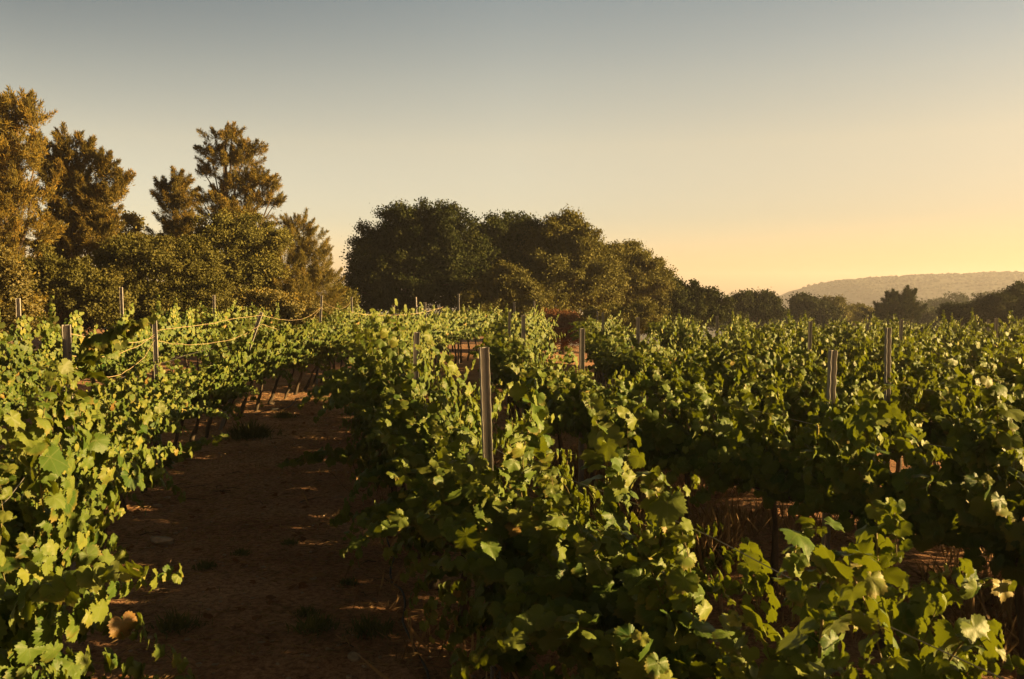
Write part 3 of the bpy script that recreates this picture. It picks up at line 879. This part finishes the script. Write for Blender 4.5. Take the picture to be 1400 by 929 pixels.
def crown_mesh(g, lobes, mat, n_leaves, leaf, clump_r, needle=False, dens_in=0.15, rough=0.22):
    n_leaves = int(n_leaves * (2.2 if needle else 2.4)); leaf = leaf * (0.8 if needle else 0.85); clump_r = clump_r * (0.52 if needle else 0.72)
    """lobes: list of (centre, (rx,ry,rz)) in world metres relative to the tree base"""
    area = np.array([(l[1][0] * l[1][2]) for l in lobes]); share = area / area.sum()
    CC, CR, CO = [], [], []
    for (c, r), s in zip(lobes, share):
        c = np.array(c); r = np.array(r)
        nc = max(10, int((1.5 if needle else 2.2) * (r[0] * r[2] + r[0] * r[1]) * 2 / clump_r ** 2 * 0.5))
        d = norm(g.normal(0, 1, (nc, 3)))
        d[:, 2] = np.where(d[:, 2] < -0.55, -d[:, 2], d[:, 2])
        lump = 1 + rough * np.sin(d[:, 0] * 5 + c[0]) * np.cos(d[:, 2] * 6 + c[1] * 2) + g.normal(0, rough * 0.55, nc)
        rad = np.minimum(g.uniform(0.5, 1.06, nc) * lump, 1.1)
        CC.append(c + d * r * rad[:, None]); CO.append(d); CR.append(clump_r * g.uniform(0.55, 1.25, nc))
    CC = np.concatenate(CC); CO = np.concatenate(CO); CR = np.concatenate(CR)
    w = CR ** 2; w /= w.sum()
    n1 = int(n_leaves * (1 - dens_in))
    ci = g.choice(len(CC), n1, p=w)
    e = g.normal(0, 0.5, (n1, 3))
    if needle:   # clumps drawn out along an outward and upward axis
        ax = norm(CO * np.array([1, 1, 0.4]) + np.array([0, 0, 0.75]))
        tpos = g.uniform(-0.9, 1.7, n1)
        e = e * (0.62 - 0.28 * tpos)[:, None] + ax[ci] * tpos[:, None]
    else:
        e[:, 2] *= 0.7
    P = CC[ci] + e * CR[ci][:, None]
    O = CO[ci]
    crnd = g.uniform(0.05, 0.8, len(CC))
    rnd = np.clip(crnd[ci] + g.normal(0, 0.15, n1), 0, 1)
    # loose leaves through the inside
    n2 = n_leaves - n1
    li = g.choice(len(lobes), n2, p=share)
    lc = np.array([l[0] for l in lobes]); lr = np.array([l[1] for l in lobes])
    P2 = lc[li] + norm(g.normal(0, 1, (n2, 3))) * lr[li] * (g.random((n2, 1)) ** 0.4) * 0.85
    P = np.concatenate([P, P2]); O = np.concatenate([O, norm(g.normal(0, 1, (n2, 3)))]); rnd = np.concatenate([rnd, g.uniform(0, 0.6, n2)])
    n = len(P)
    if needle:
        U = norm(O * 0.6 + np.array([0, 0, 0.6]) + g.normal(0, 0.55, (n, 3)))
        Nn = norm(g.normal(0, 1, (n, 3)))
        ln = leaf * g.uniform(0.7, 1.5, n); wd = leaf * g.uniform(0.16, 0.27, n)
    else:
        U = norm(g.normal(0, 1, (n, 3)) + O * 0.5)
        Nn = norm(O * 0.7 + np.array([0, 0, 0.4]) + g.normal(0, 0.6, (n, 3)))
        ln = leaf * g.uniform(0.6, 1.3, n); wd = ln * g.uniform(0.5, 0.75, n)
    v, f = tri_leaves(P, Nn, U, ln, wd)
    return make_mesh('crown', v, f, mat, None, np.repeat(rnd, 4), smooth=False), CC, CR

def tree(name, label, cat, d, base_px, lobes_px, mat, n_leaves, leaf, clump_r, needle=False, group=None, seed=0, thick=0.8, trunk_r=0.14, dens_in=0.15, rough=0.22, limbs=16):
    g = np.random.default_rng(3000 + seed)
    bx = at(base_px, 420, d).x
    zb = gz(bx, d)
    root = empty(name, (bx, d, zb))
    tag(root, label, cat, group)
    lobes = []
    for (px, py, rx, ry) in lobes_px:
        dy = g.uniform(-0.35, 0.35) * rx / FPX * d
        c = at(px, py, d)
        lobes.append(((c.x - bx, dy, c.z - zb), (rx / FPX * d, rx / FPX * d * thick, ry / FPX * d)))
    me, CC, CR = crown_mesh(g, lobes, mat, n_leaves, leaf, clump_r, needle, dens_in, rough)
    link('crown', me, root)
    # trunk and limbs
    tz = max(l[0][2] for l in lobes); tl = max(lobes, key=lambda l: l[0][2])
    top = np.array(tl[0]) * 1.0
    n = 9
    t = np.linspace(0, 1, n)[:, None]
    tp = np.array([0, 0, -0.15]) * (1 - t) + top * t
    tp[:, :2] += np.cumsum(g.normal(0, 0.05, (n, 2)), axis=0) * (t * (1 - t) * 4)
    tb = Tubes(); tb.add(tp, trunk_r * (1 - 0.8 * t[:, 0]), 7)
    link('trunk', tb.mesh('trunk', M_TREEBARK), root)
    lb = Tubes()
    for ci in g.choice(len(CC), min(limbs, len(CC)), replace=False):
        e = CC[ci]
        hz = np.clip(e[2] * g.uniform(0.35, 0.75), 0.3, top[2] * 0.9)
        s0 = np.array([np.interp(hz, tp[:, 2], tp[:, k]) for k in range(3)])
        m_ = s0 * 0.45 + e * 0.55 + np.array([0, 0, 0.12 * np.linalg.norm(e - s0)]) * (1 if not needle else -0.3) + g.normal(0, 0.06, 3)
        q = spline3(np.array([s0, m_, e]))
        lb.add(q, np.linspace(trunk_r * 0.35, trunk_r * 0.08, len(q)), 5)
    link('limb', lb.mesh('limbs', M_TREEBARK), root)
    return root

T = tree
PG = 'pines and oaks behind the left row'
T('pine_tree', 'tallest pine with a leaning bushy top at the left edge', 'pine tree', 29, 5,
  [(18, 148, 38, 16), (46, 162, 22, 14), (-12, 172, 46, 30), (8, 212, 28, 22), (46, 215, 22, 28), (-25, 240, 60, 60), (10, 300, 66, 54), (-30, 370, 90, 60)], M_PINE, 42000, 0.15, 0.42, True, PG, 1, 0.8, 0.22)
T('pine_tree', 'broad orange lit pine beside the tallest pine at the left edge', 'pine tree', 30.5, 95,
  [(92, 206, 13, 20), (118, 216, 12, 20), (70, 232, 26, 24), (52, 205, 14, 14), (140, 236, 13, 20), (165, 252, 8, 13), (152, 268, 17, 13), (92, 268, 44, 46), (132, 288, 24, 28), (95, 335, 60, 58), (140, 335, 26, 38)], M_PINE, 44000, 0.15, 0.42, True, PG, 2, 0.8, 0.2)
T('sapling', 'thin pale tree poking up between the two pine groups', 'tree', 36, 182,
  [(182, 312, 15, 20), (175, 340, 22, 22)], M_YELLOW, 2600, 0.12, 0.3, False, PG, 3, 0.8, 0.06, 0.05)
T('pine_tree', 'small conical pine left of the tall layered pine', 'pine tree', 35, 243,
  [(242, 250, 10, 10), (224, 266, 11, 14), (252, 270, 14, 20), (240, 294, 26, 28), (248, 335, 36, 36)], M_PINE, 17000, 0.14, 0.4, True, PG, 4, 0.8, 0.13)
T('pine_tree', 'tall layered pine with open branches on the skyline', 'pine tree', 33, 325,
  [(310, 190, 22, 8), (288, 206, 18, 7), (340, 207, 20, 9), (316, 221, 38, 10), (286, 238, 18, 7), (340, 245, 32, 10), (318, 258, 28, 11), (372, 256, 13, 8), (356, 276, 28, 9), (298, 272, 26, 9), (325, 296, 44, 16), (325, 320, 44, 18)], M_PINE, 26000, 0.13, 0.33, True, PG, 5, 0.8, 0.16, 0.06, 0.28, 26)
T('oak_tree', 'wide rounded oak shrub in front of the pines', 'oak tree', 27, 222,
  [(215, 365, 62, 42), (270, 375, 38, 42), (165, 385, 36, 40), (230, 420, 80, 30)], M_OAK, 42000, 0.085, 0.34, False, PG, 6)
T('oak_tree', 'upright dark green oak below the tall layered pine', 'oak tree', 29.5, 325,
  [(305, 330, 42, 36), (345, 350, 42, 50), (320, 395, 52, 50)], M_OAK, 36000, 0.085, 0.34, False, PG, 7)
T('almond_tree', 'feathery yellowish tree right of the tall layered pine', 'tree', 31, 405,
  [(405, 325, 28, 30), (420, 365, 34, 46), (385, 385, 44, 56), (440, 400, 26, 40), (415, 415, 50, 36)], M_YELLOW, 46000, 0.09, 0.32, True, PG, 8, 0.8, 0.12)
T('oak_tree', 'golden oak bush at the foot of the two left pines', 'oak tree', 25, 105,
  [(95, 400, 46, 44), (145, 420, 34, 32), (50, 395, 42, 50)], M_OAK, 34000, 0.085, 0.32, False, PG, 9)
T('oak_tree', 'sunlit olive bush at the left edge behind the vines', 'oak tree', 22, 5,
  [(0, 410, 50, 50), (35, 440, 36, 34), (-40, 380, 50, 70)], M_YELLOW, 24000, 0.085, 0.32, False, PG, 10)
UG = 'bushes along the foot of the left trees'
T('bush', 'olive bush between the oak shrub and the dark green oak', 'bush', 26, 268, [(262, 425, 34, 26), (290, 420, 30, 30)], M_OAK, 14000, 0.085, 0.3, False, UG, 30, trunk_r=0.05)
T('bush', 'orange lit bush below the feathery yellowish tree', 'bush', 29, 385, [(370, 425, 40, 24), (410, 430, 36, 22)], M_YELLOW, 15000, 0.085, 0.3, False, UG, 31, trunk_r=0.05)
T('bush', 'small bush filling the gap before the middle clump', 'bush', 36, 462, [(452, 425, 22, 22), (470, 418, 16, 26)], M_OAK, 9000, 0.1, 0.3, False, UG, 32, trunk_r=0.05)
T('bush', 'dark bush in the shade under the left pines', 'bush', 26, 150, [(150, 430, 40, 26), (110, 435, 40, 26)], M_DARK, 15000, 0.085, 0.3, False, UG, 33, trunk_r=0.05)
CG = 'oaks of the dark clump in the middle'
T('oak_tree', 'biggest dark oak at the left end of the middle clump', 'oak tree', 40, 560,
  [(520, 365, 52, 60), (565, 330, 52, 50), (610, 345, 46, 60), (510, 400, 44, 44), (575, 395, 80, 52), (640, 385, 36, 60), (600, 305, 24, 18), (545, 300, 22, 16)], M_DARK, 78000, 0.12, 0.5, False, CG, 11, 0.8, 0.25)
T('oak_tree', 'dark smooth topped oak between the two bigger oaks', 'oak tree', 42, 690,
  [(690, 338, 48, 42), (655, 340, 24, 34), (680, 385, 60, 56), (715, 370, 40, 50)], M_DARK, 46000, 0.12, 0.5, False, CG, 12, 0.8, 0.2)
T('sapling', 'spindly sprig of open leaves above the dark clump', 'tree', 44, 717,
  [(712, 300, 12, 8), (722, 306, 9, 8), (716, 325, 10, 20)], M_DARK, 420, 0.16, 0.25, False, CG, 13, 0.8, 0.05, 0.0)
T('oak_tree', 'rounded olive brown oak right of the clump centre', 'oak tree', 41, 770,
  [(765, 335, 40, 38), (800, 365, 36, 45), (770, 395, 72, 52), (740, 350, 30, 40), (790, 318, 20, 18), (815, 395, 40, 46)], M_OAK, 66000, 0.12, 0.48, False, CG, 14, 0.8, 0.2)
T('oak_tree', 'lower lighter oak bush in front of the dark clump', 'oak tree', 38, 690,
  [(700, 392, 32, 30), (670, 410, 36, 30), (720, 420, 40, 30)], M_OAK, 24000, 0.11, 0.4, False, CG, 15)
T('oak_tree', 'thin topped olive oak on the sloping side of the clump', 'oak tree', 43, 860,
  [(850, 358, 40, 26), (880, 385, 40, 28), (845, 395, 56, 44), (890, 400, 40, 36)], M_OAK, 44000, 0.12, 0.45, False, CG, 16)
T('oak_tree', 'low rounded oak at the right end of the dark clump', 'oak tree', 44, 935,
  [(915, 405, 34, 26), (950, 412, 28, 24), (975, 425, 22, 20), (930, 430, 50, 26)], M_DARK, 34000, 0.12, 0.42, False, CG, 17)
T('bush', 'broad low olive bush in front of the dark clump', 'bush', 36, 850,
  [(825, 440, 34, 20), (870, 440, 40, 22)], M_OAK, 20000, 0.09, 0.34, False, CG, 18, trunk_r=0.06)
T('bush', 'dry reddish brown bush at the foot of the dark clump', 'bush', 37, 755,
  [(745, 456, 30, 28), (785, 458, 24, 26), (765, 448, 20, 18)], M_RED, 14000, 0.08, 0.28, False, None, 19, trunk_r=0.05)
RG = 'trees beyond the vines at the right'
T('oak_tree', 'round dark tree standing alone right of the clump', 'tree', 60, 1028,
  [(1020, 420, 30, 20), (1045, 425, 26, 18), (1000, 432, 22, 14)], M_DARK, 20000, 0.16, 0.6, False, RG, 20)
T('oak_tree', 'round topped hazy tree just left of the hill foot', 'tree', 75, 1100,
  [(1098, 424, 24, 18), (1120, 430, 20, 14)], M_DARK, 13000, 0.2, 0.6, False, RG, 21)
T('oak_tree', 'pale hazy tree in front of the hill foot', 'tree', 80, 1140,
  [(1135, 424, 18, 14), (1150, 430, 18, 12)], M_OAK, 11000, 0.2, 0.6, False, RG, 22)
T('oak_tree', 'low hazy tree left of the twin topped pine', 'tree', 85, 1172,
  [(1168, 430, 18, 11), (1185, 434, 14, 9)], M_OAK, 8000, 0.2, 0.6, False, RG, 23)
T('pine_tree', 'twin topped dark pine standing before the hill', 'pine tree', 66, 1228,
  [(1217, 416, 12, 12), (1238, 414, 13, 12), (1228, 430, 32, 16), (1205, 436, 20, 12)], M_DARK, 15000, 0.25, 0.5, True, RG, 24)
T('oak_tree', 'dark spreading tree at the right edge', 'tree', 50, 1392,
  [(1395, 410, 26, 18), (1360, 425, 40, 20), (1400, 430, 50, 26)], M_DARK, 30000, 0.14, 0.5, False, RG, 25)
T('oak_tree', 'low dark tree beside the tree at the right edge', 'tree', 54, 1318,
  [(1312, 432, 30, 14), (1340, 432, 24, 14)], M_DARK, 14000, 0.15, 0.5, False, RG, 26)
# wooded rise before the hill: reads as one mass
g = np.random.default_rng(77)
lob = []
for i in range(46):
    px = g.uniform(1240, 1480); d = g.uniform(150, 210)
    py = np.interp(px, [1240, 1290, 1340, 1480], [428, 418, 411, 404]) + g.uniform(0, 12)
    c = at(px, py, d); r = g.uniform(1.6, 3.2)
    lob.append(((c.x, c.y, c.z - 0.4), (r, r, r * 0.8)))
    lob.append(((c.x, c.y, c.z - 3.5), (r * 1.1, r * 1.1, 3.2)))
me, _, _ = crown_mesh(g, lob, M_DARK, 46000, 0.45, 0.9)
tag(link('woods', me), 'hazy wooded rise between the vineyard and the hill', 'woods', kind='stuff')
# far treeline closing the field behind the right rows
lob = []
for i in range(120):
    px = g.uniform(600, 1480); d = g.uniform(90, 125)
    c = at(px, g.uniform(434, 446), d); r = g.uniform(1.2, 2.2)
    lob.append(((c.x, c.y, c.z - 0.3), (r, r, r * 0.8)))
me, _, _ = crown_mesh(g, lob, M_DARK, 62000, 0.3, 0.7)
tag(link('woods', me), 'dark scrubby treeline along the far edge of the vines', 'woods', kind='stuff')

# ------------------------------------------------------------------ ground cover and small things
def blades(name, P, h, w, lean, mat, g, label=None, kind=None, cat=None):
    n = len(P)
    U = np.stack([g.normal(0, lean, n), g.normal(0, lean, n), np.ones(n)], 1)
    U = norm(U); Nn = norm(g.normal(0, 1, (n, 3)))
    v, f = tri_leaves(P, Nn, U, h, w)
    return make_mesh(name, v, f, mat, None, np.repeat(g.random(n), 4), smooth=False)

def scatter(n, x0, x1, y0, y1, g, patch=None, thr=0.0):
    x = g.uniform(x0, x1, n); y = y0 + (y1 - y0) * g.random(n) ** 1.5
    if patch:
        k = vnoise(x * patch + 31, y * patch + 17) > thr
        x, y = x[k], y[k]
    return np.stack([x, y, ground_z(x, y)], 1)
g = np.random.default_rng(5)
P = scatter(80000, -6, 5, 3.5, 24, g, 1.3, -0.16)
U = norm(np.stack([g.normal(0, 1, len(P)), g.normal(0, 1, len(P)), np.abs(g.normal(0, 0.12, len(P)))], 1))
v, f = tri_leaves(P + [0, 0, 0.012], norm(np.array([0, 0, 1.0]) + g.normal(0, 0.3, (len(P), 3))), U, g.uniform(0.03, 0.14, len(P)), g.uniform(0.003, 0.008, len(P)))
tag(link('straw', make_mesh('straw', v, f, M_STRAW, None, np.repeat(g.random(len(P)), 4), smooth=False)), 'bits of dry straw strewn over the red soil', 'straw', kind='stuff')
# fallen vine leaves and pruned twigs
nl = 900
P = scatter(nl, -6, 4, 3.2, 22, g); nl = len(P)
v, f, uv, rr = build_leaves(P + [0, 0, 0.02], g.normal(0, 1, (nl, 3)) * [1, 1, .1], np.array([0, 0, 1.0]) + g.normal(0, 0.25, (nl, 3)), g.uniform(0.025, 0.06, nl), np.full(nl, 1.0), T_LO, g)
tag(link('fallen_leaves', make_mesh('fallen_leaves', v, f, M_RED, uv, g.random(len(v)))), 'dry brown vine leaves fallen on the soil', 'fallen leaves', kind='stuff')
tw = Tubes()
for q in scatter(260, -6, 4, 3.4, 18, g):
    a_ = g.uniform(0, 6.28); L_ = g.uniform(0.08, 0.35)
    tw.add([q + [0, 0, .012], q + [math.cos(a_) * L_ / 2, math.sin(a_) * L_ / 2, .03], q + [math.cos(a_ + .2) * L_, math.sin(a_ + .2) * L_, .014]], [0.005, 0.004, 0.002], 4)
tag(link('twigs', tw.mesh('twigs', M_BARK)), 'pruned twigs lying about on the track', 'twigs', kind='stuff')
P = scatter(9000, -5, 3, 3.6, 22, g, 0.9, 0.12)
tag(link('grass', blades('grass', P, g.uniform(0.015, 0.06, len(P)), g.uniform(0.004, 0.009, len(P)), 0.7, M_WEED, g)), 'sparse short green grass on the track', 'grass', kind='stuff')
# dry grass standing under the right-hand rows
parts = []
for C, n in ((C0, 3000), (R1, 5200), (offset(R1, 1.1), 3600), (offset(R1, 2.3), 4200)):
    k = np.where((C[:, 1] > 3.0) & (C[:, 1] < 14))[0]
    q = C[g.choice(k, n)] + g.normal(0, 0.42, (n, 2)) + np.array([0.35, 0])
    keep = vnoise(q[:, 0] * 1.7, q[:, 1] * 1.7) > -0.05
    q = q[keep]
    parts.append(np.column_stack([q, ground_z(q[:, 0], q[:, 1])]))
P = np.concatenate(parts)
tag(link('dry_grass', blades('dry_grass', P, g.uniform(0.12, 0.38, len(P)), g.uniform(0.004, 0.009, len(P)), 0.45, M_STRAW, g)), 'dry brown grass standing beneath the vines', 'dry grass', kind='stuff')
# gravel
P = scatter(2600, -6, 4, 3.5, 22, g)
v0, f0 = ICO1
n = len(P); rad = g.uniform(0.006, 0.022, n)
v = v0[None] * (1 + 0.4 * (g.random((n, len(v0))) - 0.5))[..., None] * rad[:, None, None] * np.stack([g.uniform(.8, 1.5, n), g.uniform(.8, 1.3, n), g.uniform(.5, .9, n)], 1)[:, None, :] + P[:, None]
tag(link('gravel', make_mesh('gravel', v.reshape(-1, 3), (f0[None] + (np.arange(n) * len(v0))[:, None, None]).reshape(-1, 3), M_STONE, smooth=False)), 'small pale stones scattered over the track', 'gravel', kind='stuff')

def on_ground(px, py):
    r = ray(px, py)
    d = 5.0
    for _ in range(30):
        x = r.x / r.y * d
        d = (gz(x, d) - CAM_Z) / (r.z / r.y)
    return r.x / r.y * d, d

STONES = [(222, 742, .10, 'flat slab of pale stone on the left edge of the track'), (216, 693, .05, 'small pale stone at the track edge by the left vines'),
          (254, 628, .09, 'pale stone under the low shoot left of the track'), (306, 570, .16, 'large pale stone among the slanted vine trunks'),
          (408, 556, .10, 'flat stone lying on the far part of the track'), (372, 553, .08, 'stone beside the slanted trunks on the far track'),
          (484, 900, .045, 'pale pebble near the bottom of the track'), (428, 792, .03, 'tiny white pebble in the middle of the track'),
          (228, 682, .045, 'small stone just above the track edge stone'), (360, 520, .09, 'far pale stone on the sunlit soil patch')]
for i, (px, py, r_, lab) in enumerate(STONES):
    x, y = on_ground(px, py)
    g = np.random.default_rng(50 + i)
    v0, f0 = ICO2
    vv = v0 * (1 + 0.16 * np.sin(v0[:, [0]] * 4 + i) * np.cos(v0[:, [1]] * 3 + i * 2) + g.normal(0, 0.05, (len(v0), 1)))
    vv = np.sign(vv) * np.minimum(np.abs(vv), 0.85)
    vv = vv * np.array([1.25, 0.9, 0.42]) * r_
    o = link('stone', make_mesh('stone', vv, f0, M_STONE, smooth=False), None, (x, y, gz(x, y) + 0.2 * r_))
    o.rotation_euler = (random.uniform(-.25, .25), random.uniform(-.25, .25), random.uniform(0, 3))
    tag(o, lab, 'stone', 'loose stones on the track')

TUFTS = [(340, 600, .34, 480, 'big green weed tuft by the slanted trunks'), (430, 862, .15, 160, 'dark green weed tuft low on the track'), (508, 868, .16, 170, 'weed tuft beside the right vines at the bottom'),
         (282, 778, .09, 110, 'low weed left of the track middle'), (478, 800, .08, 100, 'flat weed at the right side of the track'), (388, 572, .16, 240, 'spread weed on the far track'),
         (420, 842, .09, 90, 'little weed above the dark weed tuft'), (330, 760, .08, 110, 'pale low weed in the middle of the track'), (395, 745, .07, 90, 'faint weed patch in the track centre'),
         (240, 862, .16, 150, 'weed tuft under the low left shoot'), (975, 770, .20, 170, 'weed tuft between the two near right rows'), (440, 548, .15, 170, 'weed at the far right side of the track')]
for i, (px, py, hh, n, lab) in enumerate(TUFTS):
    x, y = on_ground(px, py)
    g = np.random.default_rng(80 + i)
    sp = hh * 0.5
    P = np.column_stack([g.normal(0, sp, n), g.normal(0, sp * 0.8, n), np.zeros(n)])
    P[:, 2] = ground_z(P[:, 0] + x, P[:, 1] + y) - gz(x, y)
    fall = np.exp(-(P[:, 0] ** 2 + P[:, 1] ** 2) / (2 * (sp * 1.2) ** 2))
    o = link('weed_tuft', blades('weed_tuft', P, hh * g.uniform(0.5, 1.2, n) * (0.4 + 0.6 * fall), g.uniform(0.008, 0.018, n), 0.6, M_WEED, g), None, (x, y, gz(x, y)))
    tag(o, lab, 'weed', 'weeds on the track')

# ------------------------------------------------------------------ haze: the evening air over the valley
def haze_box(x0, x1, y0, y1, z0, z1, density):
    v = [(x, y, z) for x in (x0, x1) for y in (y0, y1) for z in (z0, z1)]
    f = [(0, 1, 3, 2), (4, 6, 7, 5), (0, 4, 5, 1), (2, 3, 7, 6), (0, 2, 6, 4), (1, 5, 7, 3)]
    m = bpy.data.materials.new('haze')
    m.use_nodes = True
    nt = m.node_tree
    nt.nodes.remove(nt.nodes['Principled BSDF'])
    pv = nt.nodes.new('ShaderNodeVolumePrincipled')
    pv.inputs['Color'].default_value = (0.84, 0.84, 0.95, 1)
    pv.inputs['Density'].default_value = density
    pv.inputs['Anisotropy'].default_value = 0.3
    nt.links.new(pv.outputs[0], nt.nodes['Material Output'].inputs['Volume'])
    o = link('haze', make_mesh('haze', v, np.array(f), m, smooth=False))
    tag(o, 'warm evening haze over the valley', 'haze', kind='stuff')
HAZE = 0.0005
if HAZE:
    haze_box(-910, 1010, -50, 1510, -46, 34, HAZE)
print('VINES', len(vines), 'objects', len(bpy.data.objects))
